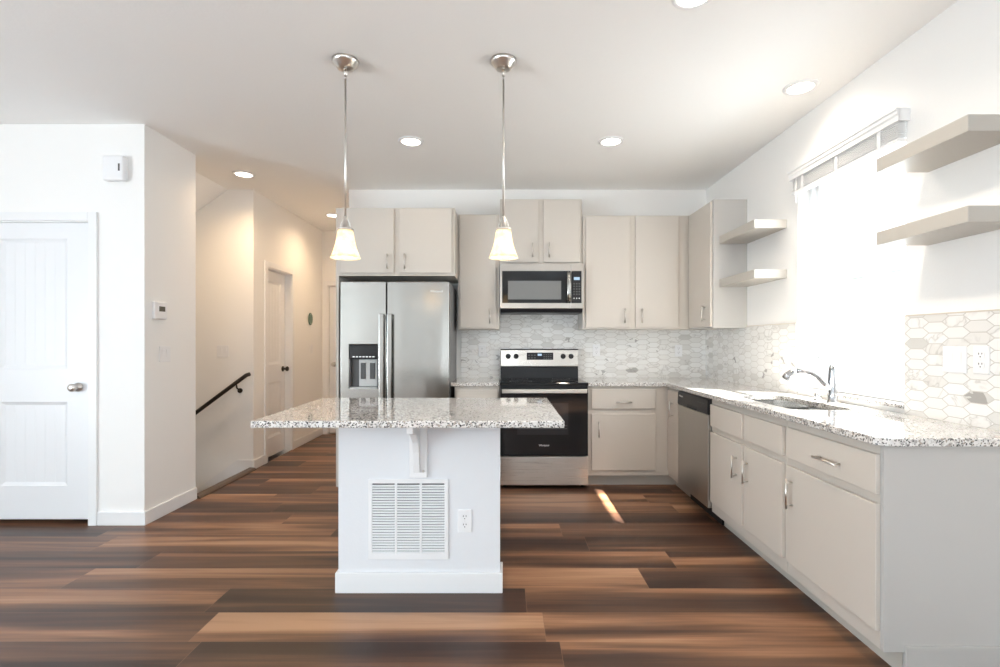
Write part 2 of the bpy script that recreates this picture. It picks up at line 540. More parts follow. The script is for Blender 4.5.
# hall left wall with door opening
HD0, HD1, HDZ = 5.245, 5.845, 2.05
S(MB().prism([(YB, -.12), (HD0, -.12), (HD0, HDZ), (HD1, HDZ), (HD1, -.12), (YE, -.12), (YE, CH), (YB, CH)], 'x', XL - .12, XL).build('wall_hall_left', M_wall),
  'warm lit hallway wall with a white door beyond the stair', 'wall')
ED0, ED1 = -2.42, -1.66
S(MB().prism([(XL - .12, -.12), (ED0, -.12), (ED0, 2.03), (ED1, 2.03), (ED1, -.12), (XH + .11, -.12), (XH + .11, CH), (XL - .12, CH)], 'y', YE, YE + .12).build('wall_hall_end', M_wall),
  'end wall of the hallway beside the refrigerator', 'wall')
S(MB().box(XW, XL - .12, YB, YB + .12, -2.2, CH).build('wall_stair', M_wall), 'cream stairwell wall behind the dark handrail', 'wall')
S(MB().hexa([(-2.753, YP2, CH), (-2.753, YB, CH), (-4.8, YB, CH - 1.435), (-4.8, YP2, CH - 1.435),
             (-2.70, YP2, CH + .06), (-2.70, YB, CH + .06), (-4.8, YB, CH - 1.33), (-4.8, YP2, CH - 1.33)]).build('ceiling_stair_slope', M_ceil),
  'sloping ceiling over the stairwell', 'ceiling')
# pantry block
PD0, PD1, PDZ = -3.66, -2.883, 2.105
S(MB().prism([(XW, -.12), (PD0, -.12), (PD0, PDZ), (PD1, PDZ), (PD1, -.12), (XL, -.12), (XL, CH), (XW, CH)], 'y', YP, YP + .12).build('wall_pantry_front', M_wall),
  'white wall around the pantry door at left', 'wall')
S(MB().box(XL - .12, XL, YP + .12, YP2 - .12, -.12, CH).build('wall_pantry_side', M_wall), 'narrow white return wall with the thermostat', 'wall')
S(MB().box(XW, XL, YP2 - .12, YP2, -2.2, CH).build('wall_pantry_back', M_wall), 'stairwell side of the pantry wall', 'wall')
S(MB().prism([(YB + .12, -.1), (HD1 + .15, -.1), (HD1 + .15, 2.2), (YB + .12, 2.2)], 'x', XL - .70, XL - .64)
  .box(XL - .64, XL - .12, YB + .12, YB + .18, -.1, 2.2).box(XL - .64, XL - .12, HD1 + .09, HD1 + .15, -.1, 2.2).box(XL - .64, XL - .12, YB + .18, HD1 + .09, 2.14, 2.2)
  .box(XL - .64, XL - .0, YB + .18, HD1 + .09, -.16, -.1).build('wall_leak_box', M_wall), 'box added behind the hallway door to stop stray light', 'wall')  # closing box added so no sky light leaks under the door
S(MB().box(ED0 - .2, ED1 + .2, YE + .5, YE + .56, -.1, 2.2).box(ED0 - .2, ED1 + .2, YE + .12, YE + .5, 2.14, 2.2).box(ED0 - .2, ED0 - .14, YE + .12, YE + .5, -.1, 2.14)
  .box(ED1 + .14, ED1 + .2, YE + .12, YE + .5, -.1, 2.14).box(ED0 - .2, ED1 + .2, YE, YE + .5, -.16, -.1).build('wall_end_leak_box', M_wall), 'box added behind the end door to stop stray light', 'wall')  # shallow box added to keep sky light out of the hall
S(MB().box(XW - .12, XL, YP2, YB, -2.3, -2.2).build('floor_stair', M_wall), 'floor at the bottom of the stairs', 'floor')
S(MB().box(XL, XL + .1, YP2, YB, -2.3, -.36).build('wall_stair_end', M_wall), 'wall under the top of the stairs', 'wall')
S(MB().box(XW - .12, XW, YP2, YB + .12, -2.2, -.12).build('wall_stair_low', M_wall), 'low end wall of the stairwell', 'wall')
# living side behind the camera
S(MB().prism([(YR - .12, -.12), (YB, -.12), (YB, CH), (YR - .12, CH)], 'x', XW - .12, XW,
             holes=[[(a, .55), (b, .55), (b, 2.35), (a, 2.35)] for a, b in SIDE]).build('wall_left', M_wall), 'far left wall of the living area', 'wall')
S(MB().prism([(XW - .12, -.12), (XR, -.12), (XR, CH), (XW - .12, CH)], 'y', YR - .12, YR,
             holes=[[(a, .35), (b, .35), (b, 2.35), (a, 2.35)] for a, b in REAR]).build('wall_rear', M_wall), 'rear wall of the living area behind the camera', 'wall')
k = 2
for a, b in REAR:
    f = MB().prism([(a, .35), (b, .35), (b, 2.35), (a, 2.35)], 'y', YR - .09, YR - .03,
                   holes=[[(a + .05, .40), ((a + b) / 2 - .03, .40), ((a + b) / 2 - .03, 2.30), (a + .05, 2.30)],
                          [((a + b) / 2 + .03, .40), (b - .05, .40), (b - .05, 2.30), ((a + b) / 2 + .03, 2.30)]]).build('window_%d' % k, M_vinyl)
    S(f, 'white framed window in the rear living area wall', 'window'); k += 1
    MB().box(a + .05, b - .05, YR - .062, YR - .058, .40, 2.30).build('pane', M_glass, f)
for a, b in SIDE:
    f = MB().prism([(a, .55), (b, .55), (b, 2.35), (a, 2.35)], 'x', XW - .09, XW - .03,
                   holes=[[(a + .05, .60), ((a + b) / 2 - .03, .60), ((a + b) / 2 - .03, 2.30), (a + .05, 2.30)],
                          [((a + b) / 2 + .03, .60), (b - .05, .60), (b - .05, 2.30), ((a + b) / 2 + .03, 2.30)]]).build('window_%d' % k, M_vinyl)
    S(f, 'white framed window in the far left living area wall', 'window'); k += 1
    MB().box(XW - .062, XW - .058, a + .05, b - .05, .60, 2.30).build('pane', M_glass, f)

for a, b in EAST:  # frame and pane of the window added for fill
    f = MB().prism([(a, .55), (b, .55), (b, 2.35), (a, 2.35)], 'x', XR + .05, XR + .11,
                   holes=[[(a + .05, .60), ((a + b) / 2 - .03, .60), ((a + b) / 2 - .03, 2.30), (a + .05, 2.30)],
                          [((a + b) / 2 + .03, .60), (b - .05, .60), (b - .05, 2.30), ((a + b) / 2 + .03, 2.30)]]).build('window_%d' % k, M_vinyl)
    S(f, 'white framed unseen window added on the kitchen window wall for fill light', 'window'); k += 1
    MB().box(XR + .078, XR + .082, a + .05, b - .05, .60, 2.30).build('pane', M_glass, f)

# ------------------------------------------------------------------ baseboards
BH, BT = 0.095, 0.014
def base(name, label, *boxes):
    m = MB()
    for b in boxes: m.box(*b)
    S(m.build(name, M_trim, bevel=.004), label, 'baseboard')
base('baseboard_pantry', 'white baseboard wrapping the pantry wall corner',
     (PD1 + .065, XL + BT, YP - BT, YP, 0, BH), (XL, XL + BT, YP, YP2, 0, BH))
base('baseboard_hall_left', 'white baseboard along the hallway wall past the stairs',
     (XL, XL + BT, YB - BT, HD0 - .06, 0, BH), (XL, XL + BT, HD1 + .065, YE, 0, BH))
base('baseboard_hall_end', 'short white baseboard at the hallway end', (XL + BT, ED0 - .06, YE - BT, YE, 0, BH))
S(MB().prism([(XL, 0.0), (XL, BH), (-2.655, BH), (-4.4, BH - 1.745 * .72), (-4.4, -.2 - 1.745 * .72), (-2.60, -.19)], 'y', YB - BT, YB).build('trim_stair', M_trim),
  'white skirt board sloping down along the stairwell wall', 'trim')
base('baseboard_rear', 'white baseboard of the living area', (XW, XR, YR, YR + BT, 0, BH))

# ------------------------------------------------------------------ stairs going down to the left
st = thing('staircase', 'carpeted staircase going down to the left behind the pantry wall', 'stairs', (XL, YP2 + .003, 0))
for i in range(5):
    x1 = XL - .27 * i; z = -.185 * (i + 1)
    MB().box(x1 - .30, x1, YP2 + .003, YB - BT - .003, z - .18, z).build('tread', M_carpet, st, .01)
MB().prism([(XL - .035, -.10), (XL + .035, -.0), (XL + .035, .008), (XL + .02, .022), (XL - .03, .024), (XL - .045, .010)], 'y', YP2 + .002, YB - BT - .001).build('nosing', M_nosing, st)

# ------------------------------------------------------------------ interior doors (flat on +-Y local, facing -Y)
def panel_door(name, label, width, height, panels, base_loc, rz, knob_x, casing_sides, casing_top=True, knob_mat=M_nickel, grooves=True, cw=.062, slab_y=0.03, gap=.01):
    """local: opening spans x 0..width, wall face at y=0, room side is -y"""
    d = thing(name, label, 'door', base_loc, kind='structure', local=True, rz=rz)
    x0, x1, z0, z1 = .006, width - .006, gap, height - .006
    holes = []
    MBs = MB().prism([(x0, z0), (x1, z0), (x1, z1), (x0, z1)], 'y', slab_y, slab_y + .036,
                     holes=[[(a, c), (b, c), (b, e), (a, e)] for a, b, c, e in panels])
    MBs.build('slab', M_door, d, .003)
    for a, b, c, e in panels:
        m = MB()
        # sloped moulding then the recessed field
        o_, i_ = [(a, c), (b, c), (b, e), (a, e)], [(a + .022, c + .022), (b - .022, c + .022), (b - .022, e - .022), (a + .022, e - .022)]
        vo = [m.bm.verts.new((p[0], slab_y + .003, p[1])) for p in o_]; vi = [m.bm.verts.new((p[0], slab_y + .012, p[1])) for p in i_]
        for q in range(4): m.bm.faces.new((vo[q], vo[(q + 1) % 4], vi[(q + 1) % 4], vi[q]))
        if grooves:
            n = max(2, int((b - a) / .075)); ww = (b - a - .044) / n
            for q in range(n):
                m.box(a + .022 + q * ww + .0012, a + .022 + (q + 1) * ww - .0012, slab_y + .0115, slab_y + .020, c + .022, e - .022)
            m.box(a + .022, b - .022, slab_y + .0126, slab_y + .024, c + .022, e - .022)
        else:
            m.box(a + .022, b - .022, slab_y + .012, slab_y + .024, c + .022, e - .022)
        m.build('panel', M_door, d)
    kn = MB().lathe([(.032, 0), (.032, .006), (.012, .010), (.012, .032), (.020, .036), (.028, .048), (.028, .058), (.018, .068), (.004, .070)],
                    (0, 0, 0), 'y', 20)
    for v in kn.bm.verts: v.co.y = slab_y - v.co.y; v.co.x += knob_x; v.co.z += .955
    kn.build('knob', knob_mat, d)
    jm = MB()
    jm.box(0, .005, 0, .12, 0, height); jm.box(width - .005, width, 0, .12, 0, height); jm.box(0, width, 0, .12, height - .005, height)
    jm.box(.005, .015, slab_y + .037, slab_y + .05, 0, height - .005); jm.box(width - .015, width - .005, slab_y + .037, slab_y + .05, 0, height - .005)
    jm.build('jamb', M_trim, d)
    cm = MB()
    if 'l' in casing_sides: cm.box(-cw, -.003, -.016, -.0005, 0, height + cw)
    if 'r' in casing_sides: cm.box(width + .003, width + cw, -.016, -.0005, 0, height + cw)
    if casing_top: cm.box(-.003, width + .003, -.016, -.0005, height + .003, height + cw)
    cm.build('casing', M_trim, d, .003)
    return d
W1 = PD1 - PD0
panel_door('door_1', 'white two-panel pantry door with a nickel knob', W1, PDZ,
           [(.15, W1 - .165, 1.985 - .90, 1.985), (.15, W1 - .165, .27, .85)], (PD0, YP, 0), 0, W1 - .085, 'lr', gap=.035, slab_y=.012)
W2 = HD1 - HD0
# faces +X: local x -> +Y
panel_door('door_2', 'white two-panel hallway door past the stair corner, dark knob', W2, HDZ,
           [(.11, W2 - .11, 1.02, 1.93), (.11, W2 - .11, .22, .82)], (XL, HD0, 0), R(90), W2 - .065, 'lr', knob_mat=M_bronze, slab_y=.07, gap=.012)
W3 = ED1 - ED0
panel_door('door_3', 'white door in the end wall of the hallway beside the refrigerator', W3, 2.03,
           [(.12, W3 - .12, 1.02, 1.90), (.12, W3 - .12, .22, .82)], (ED0, YE, 0), 0, .07, 'lr', slab_y=.05)

# ------------------------------------------------------------------ kitchen window
WF0 = WZ0 + .0205
win = thing('window_1', 'bright white-framed kitchen window over the sink', 'window', (XR + .09, (WY0 + WY1) / 2, WF0), kind='structure')
fx0, fx1 = XR + .075, XR + .125
zmid = 1.665
MB().prism([(WY0, WF0), (WY1, WF0), (WY1, WZ1), (WY0, WZ1)], 'x', fx0, fx1,
           holes=[[(WY0 + .035, WF0 + .035), (WY1 - .035, WF0 + .035), (WY1 - .035, WZ1 - .035), (WY0 + .035, WZ1 - .035)]]).build('window_frame', M_vinyl, win, .003)
for nm, z0, z1, dx in (('lower_sash', WF0 + .036, zmid + .02, -.008), ('upper_sash', zmid - .02, WZ1 - .036, .016)):
    y0, y1 = WY0 + .036, WY1 - .036
    sh = MB().prism([(y0, z0), (y1, z0), (y1, z1), (y0, z1)], 'x', fx0 + .012 + dx, fx0 + .034 + dx,
                    holes=[[(y0 + .028, z0 + .03), (y1 - .028, z0 + .03), (y1 - .028, z1 - .03), (y0 + .028, z1 - .03)]]).build('sash', M_vinyl, win, .002)
    MB().box(fx0 + .021 + dx, fx0 + .025 + dx, y0 + .026, y1 - .026, z0 + .028, z1 - .028).build('pane', M_glass, sh)
tag(MB().box(XR - .018, XR + .138, WY0 + .001, WY1 - .001, WZ0, WZ0 + .020).build('window_sill', M_granite, None, .004),
    'narrow speckled granite sill under the kitchen window', 'window sill')

# blind, raised
bl = thing('window_blind', 'white slatted blind raised to the top of the kitchen window', 'blind', (XR, (WY0 + WY1) / 2, 2.27))
by0, by1 = WY0 - .028, WY1 + .004
vm = MB()
vm.prism([(XR - .060, 2.365), (XR - .060, 2.390), (XR - .066, 2.398), (XR - .066, 2.414), (XR - .072, 2.420), (XR - .072, 2.428), (XR - .054, 2.428), (XR - .054, 2.365)], 'y', by0, by1)
vm.box(XR - .056, XR - .001, by0, by0 + .010, 2.365, 2.428); vm.box(XR - .056, XR - .001, by1 - .010, by1, 2.365, 2.428)
vm.build('valance', M_trim, bl)
MB().box(XR - .052, XR - .004, by0 + .012, by1 - .012, 2.385, 2.422).build('head_rail', M_blind, bl)
sm = MB()
zs = 2.378
for i in range(9):
    zz = 2.372 - i * .0098
    sm.hexa([(XR - .050, by0 + .016, zz), (XR - .004, by0 + .016, zz - .002), (XR - .004, by1 - .016, zz - .002), (XR - .050, by1 - .016, zz),
             (XR - .050, by0 + .016, zz + .0034), (XR - .004, by0 + .016, zz + .0014), (XR - .004, by1 - .016, zz + .0014), (XR - .050, by1 - .016, zz + .0034)])
sm.build('slat_stack', M_blind, bl)
MB().box(XR - .051, XR - .003, by0 + .016, by1 - .016, 2.268, 2.284).build('bottom_rail', M_trim, bl, .003)
for yy in (by0 + .14, (by0 + by1) / 2, by1 - .14):
    MB().box(XR - .0535, XR - .0515, yy - .012, yy + .012, 2.268, 2.385).build('ladder_tape', M_trim, bl)
MB().tube([(XR - .058, by1 - .08, 2.37), (XR - .058, by1 - .08, 2.20)], .003, 8).build('cord', M_trim, bl)

# ------------------------------------------------------------------ backsplash
ZC = 0.914
def splash(name, mb, m, label): S(mb.build(name, m), label, 'backsplash')
splash('wall_backsplash_back', MB().prism([(-.437, ZC), (XR, ZC), (XR, 1.395), (.72, 1.395), (.72, 1.56), (-.05, 1.56), (-.05, 1.395), (-.437, 1.395)], 'y', YB - .012, YB),
       M_tileX, 'marble picket tile backsplash on the back wall behind the range')
splash('wall_backsplash_corner', MB().box(XR - .012, XR, WY1, YB - .012, ZC, 1.395), M_tileY, 'marble picket tile backsplash between window and back corner')
splash('wall_backsplash_near', MB().box(XR - .012, XR, 1.885, WY0 - .004, ZC, 1.398), M_tileY, 'marble picket tile backsplash below the near floating shelves')
S(MB().box(XR - .014, XR - .001, 1.885, WY0 - .004, 1.398, 1.404).box(XR - .014, XR - .001, WY1, 4.12, 1.395, 1.401)
  .build('trim_tile', M_tan), 'thin tan edge trim capping the wall tile', 'trim')

# ------------------------------------------------------------------ cabinets
def pull(parent, p, axis, length, out, m=M_nickel):
    """bar pull. p centre of the bar's foot line on the front; out = unit vector away from the front"""
    p = Vector(p); out = Vector(out); ax = Vector(axis)
    c = p + out * .030
    b = MB()
    b.tube([c - ax * length / 2, c + ax * length / 2], .0055, 10)
    for s in (-.38, .38):
        b.tube([p + ax * length * s, c + ax * length * s], .004, 8)
    return b.build('handle', m, parent)
FRONT = (0, -1, 0); LEFT = (-1, 0, 0); UP = (0, 0, 1)
PL = .135

# --- over the refrigerator
YF = 4.37   # deep cabinet face line
c = thing('fridge_cabinet', 'greige two-door cabinet above the stainless refrigerator', 'cabinet', (-.93, YF + .3, 1.845))
MB().box(-1.478, -.440, YF, YB - .001, 1.845, 2.44).build('body', M_cab, c, .002)
for x0, x1, hx in ((-1.433, -.968, -1.02), (-.922, -.462, -.87)):
    d = MB().box(x0, x1, YF - .02, YF, 1.868, 2.425).build('door', M_cab, c, .003)
    pull(d, (hx, YF - .02, 1.965), UP, PL, FRONT)
tag(MB().box(-1.478, -1.452, YF + .0, YB, 0, 1.845).build('fridge_side_panel', M_cab, None, .002),
    'tall greige panel standing along the left of the refrigerator', 'panel')

# --- upper cabinets on the back wall
YU = 4.66
def upper(label, x0, x1, z0, z1, doors, yf=YU):
    c = thing('upper_cabinet', label, 'cabinet', ((x0 + x1) / 2, (yf + YB) / 2, z0))
    MB().box(x0, x1, yf, YB - .0125, z0, z1).build('body', M_cab, c, .002)
    for a, b, za, zb, hx in doors:
        d = MB().box(a, b, yf - .02, yf, za, zb).build('door', M_cab, c, .003)
        pull(d, (hx, yf - .02, za + .11), UP, PL, FRONT)
    return c
upper('narrow greige single-door upper cabinet left of the microwave', -.437, -.052, 1.384, 2.455, [(-.418, -.083, 1.397, 2.44, -.140)])
upper('short raised greige two-door cabinet above the microwave', -.046, .714, 1.985, 2.595,
      [(-.030, .308, 2.005, 2.578, .255), (.358, .694, 2.005, 2.578, .408)], 4.65)
upper('wide greige two-door upper cabinet right of the microwave', .722, 1.998, 1.384, 2.445,
      [(.75, 1.162, 1.399, 2.432, 1.108), (1.212, 1.612, 1.399, 2.432, 1.266)])
c = thing('upper_cabinet', 'greige upper cabinet on the window wall in the corner, end panel showing', 'cabinet', (1.85, 4.38, 1.384))
MB().box(1.72, XR - .001, 4.126, YU - .022, 1.384, 2.445).build('body', M_cabend, c, .002)
d = MB().box(1.70, 1.72, 4.145, YU - .03, 1.397, 2.432).build('door', M_cab, c, .003)
pull(d, (1.70, 4.25, 1.51), UP, PL, LEFT)

# --- base cabinets on the back wall
ZT, ZB = .882, .10
def toe_box(c, *b): MB().box(*b).build('toe_kick', M_toe, c)
c = thing('base_cabinet', 'narrow greige base cabinet left of the range', 'cabinet', (-.24, 4.66, 0))
MB().box(-.44, -.05, YF, YB - .013, ZB, ZT).build('body', M_cab, c, .002)
d = MB().box(-.425, -.066, YF - .02, YF, .685, .850).build('drawer', M_cab, c, .003)
pull(d, (-.245, YF - .02, .768), (1, 0, 0), PL, FRONT)
d = MB().box(-.425, -.066, YF - .02, YF, .160, .648).build('door', M_cab, c, .003)
pull(d, (-.11, YF - .02, .52), UP, PL, FRONT)
toe_box(c, -.44, -.05, YF + .075, YB - .013, 0, ZB)

c = thing('base_cabinet', 'greige base cabinet right of the range with one drawer over a door', 'cabinet', (1.07, 4.66, 0))
MB().box(.722, 1.43, YF, YB - .013, ZB, ZT).build('body', M_cab, c, .002)
d = MB().box(.752, 1.312, YF - .02, YF, .685, .857).build('drawer', M_cab, c, .003)
pull(d, (1.03, YF - .02, .745), (1, 0, 0), PL, FRONT)
d = MB().box(.754, 1.312, YF - .02, YF, .150, .640).build('door', M_cab, c, .003)
pull(d, (.815, YF - .02, .51), UP, PL, FRONT)
toe_box(c, .722, 1.515, YF + .075, YB - .013, 0, ZB)

XC = XR - .0015
# --- base cabinets on the window wall
XF = 1.43
DWY0, DWY1 = 3.455, 4.065
SBY0 = 2.53
NY = 1.888
c = thing('base_cabinet', 'narrow greige corner cabinet door beyond the dishwasher', 'cabinet', (1.72, 4.22, 0))
MB().box(XF, XC, DWY1 + .004, YF - .001, ZB, ZT).build('body', M_cab, c, .002)
d = MB().box(XF - .02, XF, DWY1 + .012, 4.335, .15, .857).build('door', M_cab, c, .003)
pull(d, (XF - .02, 4.20, .70), UP, PL, LEFT)
toe_box(c, XF + .085, XC, DWY1 + .004, YF + .074, 0, ZB)

c = thing('base_cabinet', 'greige sink base cabinet with two doors under two false fronts', 'cabinet', (1.72, 2.99, 0))
m = MB()   # open box so that the sink basin can hang inside
m.box(XF, XF + .02, SBY0, DWY0, ZB, ZT); m.box(XF + .02, XC, SBY0, SBY0 + .018, ZB, ZT); m.box(XF + .02, XC, DWY0 - .018, DWY0, ZB, ZT)
m.box(XF + .02, XC - .014, SBY0 + .018, DWY0 - .018, ZB, ZB + .018); m.box(XC - .013, XC, SBY0 + .018, DWY0 - .018, ZB, ZT)
m.build('body', M_cab, c, .001)
for y0, y1, hy in ((2.548, 2.955, 2.905), (2.985, 3.440, 3.045)):
    MB().box(XF - .02, XF, y0, y1, .692, .842).build('false_front', M_cab, c, .003)
    d = MB().box(XF - .02, XF, y0, y1, .172, .655).build('door', M_cab, c, .003)
    pull(d, (XF - .02, hy, .512), UP, PL, LEFT)
toe_box(c, XF + .085, XC, SBY0, DWY0 - .001, 0, ZB)

c = thing('base_cabinet', 'greige base cabinet nearest the open counter end, wide drawer over door', 'cabinet', (1.72, 2.2, 0))
MB().box(XF, XC, NY + .018, SBY0 - .002, ZB, ZT).build('body', M_cab, c, .002)
d = MB().box(XF - .02, XF, 1.903, 2.505, .692, .845).build('drawer', M_cab, c, .003)
pull(d, (XF - .02, 2.17, .757), (0, 1, 0), .16, LEFT)
d = MB().box(XF - .02, XF, 1.903, 2.505, .172, .655).build('door', M_cab, c, .003)
pull(d, (XF - .02, 2.455, .525), UP, PL + .01, LEFT)
toe_box(c, XF + .085, XC, NY + .019, SBY0 - .001, 0, ZB)
ep = MB().prism([(XF, ZB), (XF + .085, ZB), (XF + .085, 0), (XC, 0), (XC, ZT), (XF, ZT)], 'y', NY, NY + .017).build('end_panel', M_cabend, c, .001)
MB().box(XF + .078, XC, NY - .008, NY, 0, .125).build('end_baseboard', M_cabend, c, .002)

# ------------------------------------------------------------------ countertops
CZ0, CZ1 = .882, .914
CX = 1.395
hole = rrect(1.515, 1.845, 2.63, 3.36, .07)
o = MB().prism([(.722, 4.335), (CX - .02, 4.335), (CX, 4.315), (CX, 1.895), (CX + .035, 1.860), (XR, 1.860), (XR, YB), (.722, YB)], 'z', CZ0, CZ1, holes=[hole]).build('granite_countertop', M_granite, None, .004)
tag(o, 'L-shaped speckled granite countertop running under the window', 'countertop')
o = MB().box(-.472, -.047, 4.335, YB, CZ0, CZ1).build('granite_countertop', M_granite, None, .004)
tag(o, 'small speckled granite countertop between refrigerator and range', 'countertop')

# ------------------------------------------------------------------ sink and faucet
sk = thing('kitchen_sink', 'stainless undermount double sink set in the granite by the window', 'sink', (1.68, 2.99, .70))
zt = CZ0 - .001
for nm, y0, y1 in (('bowl', 2.62, 2.985), ('bowl', 2.995, 3.37)):
    ou = rrect(1.505, 1.855, y0, y1, .07); inn = rrect(1.509, 1.851, y0 + .004, y1 - .004, .066)
    bw = MB().prism(ou, 'z', .705, zt, holes=[inn]).prism(ou, 'z', .700, .705).build('bowl', M_basin, sk)
    MB().lathe([(.045, .0), (.045, .004), (.030, .006), (.028, .002), (.002, .002)], (1.68, (y0 + y1) / 2, .7055)).build('drain', M_chrome, bw)

fc = thing('kitchen_faucet', 'chrome single-lever pull-out faucet standing behind the sink', 'faucet', (1.90, 2.90, CZ1), local=True)
MB().lathe([(.030, 0), (.030, .010), (.026, .016), (.024, .05), (.026, .09), (.024, .15), (.022, .19), (.018, .215), (.006, .225)], (0, 0, 0), 'z', 24).build('body', M_chrome, fc)
sp = MB().tube([(-.005, 0, .075), (-.045, 0, .115), (-.085, 0, .158), (-.125, 0, .182), (-.175, 0, .192), (-.21, 0, .188)], [.017, .017, .0165, .016, .016, .016]).build('spout', M_chrome, fc)
MB().tube([(-.212, 0, .188), (-.235, 0, .180), (-.262, 0, .160), (-.275, 0, .145)], [.0165, .020, .022, .020]).build('spray_head', M_chrome, sp)
MB().tube([(0, 0, .215), (-.02, 0, .232), (-.055, 0, .250), (-.085, 0, .268), (-.095, 0, .275)], [.010, .009, .008, .011, .007], 12, .6).build('lever', M_chrome, fc)
hl = thing('air_gap_cap', 'small chrome cap beside the faucet on the counter', 'cap', (1.915, 3.06, CZ1), local=True)
MB().lathe([(.020, 0), (.020, .03), (.017, .042), (.006, .046)]).build('cap', M_chrome, hl)

# ------------------------------------------------------------------ floating shelves
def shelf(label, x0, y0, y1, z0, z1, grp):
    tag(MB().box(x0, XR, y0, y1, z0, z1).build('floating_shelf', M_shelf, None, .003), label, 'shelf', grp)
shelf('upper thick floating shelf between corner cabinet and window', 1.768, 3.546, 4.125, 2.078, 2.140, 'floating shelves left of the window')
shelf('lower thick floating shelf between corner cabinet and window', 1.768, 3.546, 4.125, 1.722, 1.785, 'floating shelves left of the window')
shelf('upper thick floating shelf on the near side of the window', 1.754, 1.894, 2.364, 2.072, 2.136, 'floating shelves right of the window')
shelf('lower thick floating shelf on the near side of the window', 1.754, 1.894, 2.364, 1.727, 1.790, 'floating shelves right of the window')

# ------------------------------------------------------------------ refrigerator
fr = thing('refrigerator', 'stainless side-by-side refrigerator with ice and water dispenser', 'refrigerator', (-.94, 4.6, 0))
FY = 4.27
MB().box(-1.405, -.478, FY + .07, 4.93, .02, 1.775).build('case', M_case, fr, .004)
MB().box(-1.39, -.49, FY + .05, FY + .10, .0, .085).build('base_grille', M_black, fr)
def fdoor(x0, x1, holes=()):
    return MB().prism([(x0, .10), (x1, .10), (x1, 1.785), (x0, 1.785)], 'y', FY, FY + .062, holes=holes).build('door', M_steel, fr, .007, 3)
dl = fdoor(-1.408, -1.018, [[(-1.331, .872), (-1.085, .872), (-1.085, 1.244), (-1.331, 1.244)]])
dr = fdoor(-1.006, -.478)
# dispenser
ds = MB().box(-1.330, -1.086, FY + .045, FY + .058, .873, 1.243).box(-1.330, -1.322, FY + .004, FY + .045, .873, 1.243).box(-1.094, -1.086, FY + .004, FY + .045, .873, 1.243)\
    .build('dispenser', M_dgrey, dl)
MB().box(-1.330, -1.086, FY - .004, FY + .05, 1.122, 1.243).build('dispenser_display', M_blackglass, dl, .004)
im = MB()
for i in range(7): im.box(-1.30 + i * .028, -1.282 + i * .028, FY - .0048, FY - .003, 1.137, 1.146)
im.build('display_icons', M_silver, dl)
MB().box(-1.256, -1.10, FY + .032, FY + .046, .885, 1.118).build('dispenser_back', M_grey, dl, .003)
MB().box(-1.239, -1.199, FY + .020, FY + .033, .950, 1.088).build('paddle', M_dgrey, dl, .004)
MB().box(-1.160, -1.118, FY + .020, FY + .033, .950, 1.088).build('paddle', M_dgrey, dl, .004)
MB().box(-1.325, -1.091, FY - .012, FY + .05, .866, .880).build('drip_tray', M_grey, dl, .003)
for dd, x0, x1 in ((dl, -1.066, -1.026), (dr, -.998, -.958)):
    hm = MB().box(x0, x1, FY - .055, FY - .040, .45, 1.507)
    hm.box(x0 + .006, x1 - .006, FY - .042, FY, 1.455, 1.495).box(x0 + .006, x1 - .006, FY - .042, FY, .465, .505)
    hm.build('handle', M_steel, dd, .006, 3)
lettering('Whirlpool', .026, dr, M_silver, (-.585, FY - .0008, 1.700), ROT_FRONT)

# ------------------------------------------------------------------ range
rg = thing('range', 'freestanding stainless range with black glass oven door', 'range', (.335, 4.6, 0))
RX0, RX1, RY = -.044, .718, 4.30
MB().box(RX0, RX1, RY + .05, 4.94, .035, .895).build('body', M_case, rg)
for x in (RX0 + .04, RX1 - .04):
    for y in (RY + .10, 4.88):
        MB().lathe([(.016, 0), (.016, .035)], (x, y, 0), 'z', 12).build('foot', M_black, rg)
ck = MB().box(RX0, RX1, RY - .01, 4.87, .895, .918).build('cooktop', M_blackglass, rg, .006)
for bx, by, br in ((.14, 4.45, .10), (.53, 4.45, .115), (.14, 4.72, .08), (.53, 4.72, .085)):
    m = MB(); m.shell([(br, 0), (br, .0004), (br - .004, .0004), (br - .004, 0)], (bx, by, .9181), 40)
    m.build('burner_ring', M_dgrey, ck)
MB().box(RX0 + .004, RX1 - .004, RY + .012, RY + .05, .862, .895).build('front_trim', M_black, rg)
od = MB().box(RX0 + .003, RX1 - .003, RY, RY + .05, .288, .858).build('oven_door', M_blackglass, rg, .005)
MB().box(.105, .545, RY - .0012, RY + .004, .47, .742).build('oven_window', M_ovenwin, od)
rk = MB()
for q in range(2): rk.box(.115, .535, RY - .0018, RY - .0012, .545 - q * .025, .549 - q * .025)
rk.build('rack_lines', M_dgrey, od)
hm = MB().box(RX0 + .018, RX1 - .018, RY - .048, RY - .032, .830, .866)
hm.box(RX0 + .03, RX0 + .055, RY - .034, RY + .0, .838, .858).box(RX1 - .055, RX1 - .03, RY - .034, RY, .838, .858)
hm.build('handle', M_steelh, od, .005, 3)
lettering('Whirlpool', .021, od, M_silver, (.335, RY - .0008, .378), ROT_FRONT)
MB().box(RX0 + .003, RX1 - .003, RY, RY + .05, .035, .280).build('drawer', M_steelh, rg, .004)
bgd = MB().prism([(4.94, .918), (4.86, .918), (4.865, 1.02), (4.885, 1.03), (4.90, 1.03), (4.90, 1.19), (4.94, 1.19)], 'x', RX0 + .002, RX1 - .007).build('backguard', M_black, rg)
MB().box(RX0 + .001, RX1 - .006, 4.868, 4.899, 1.028, 1.190).build('control_panel', M_steelh, bgd, .004)
MB().box(RX0, RX1 - .005, 4.866, 4.94, 1.190, 1.198).build('top_strip', M_black, bgd)
MB().box(.212, .470, 4.866, 4.869, 1.093, 1.163).build('display', M_black, bgd)
bt = MB()
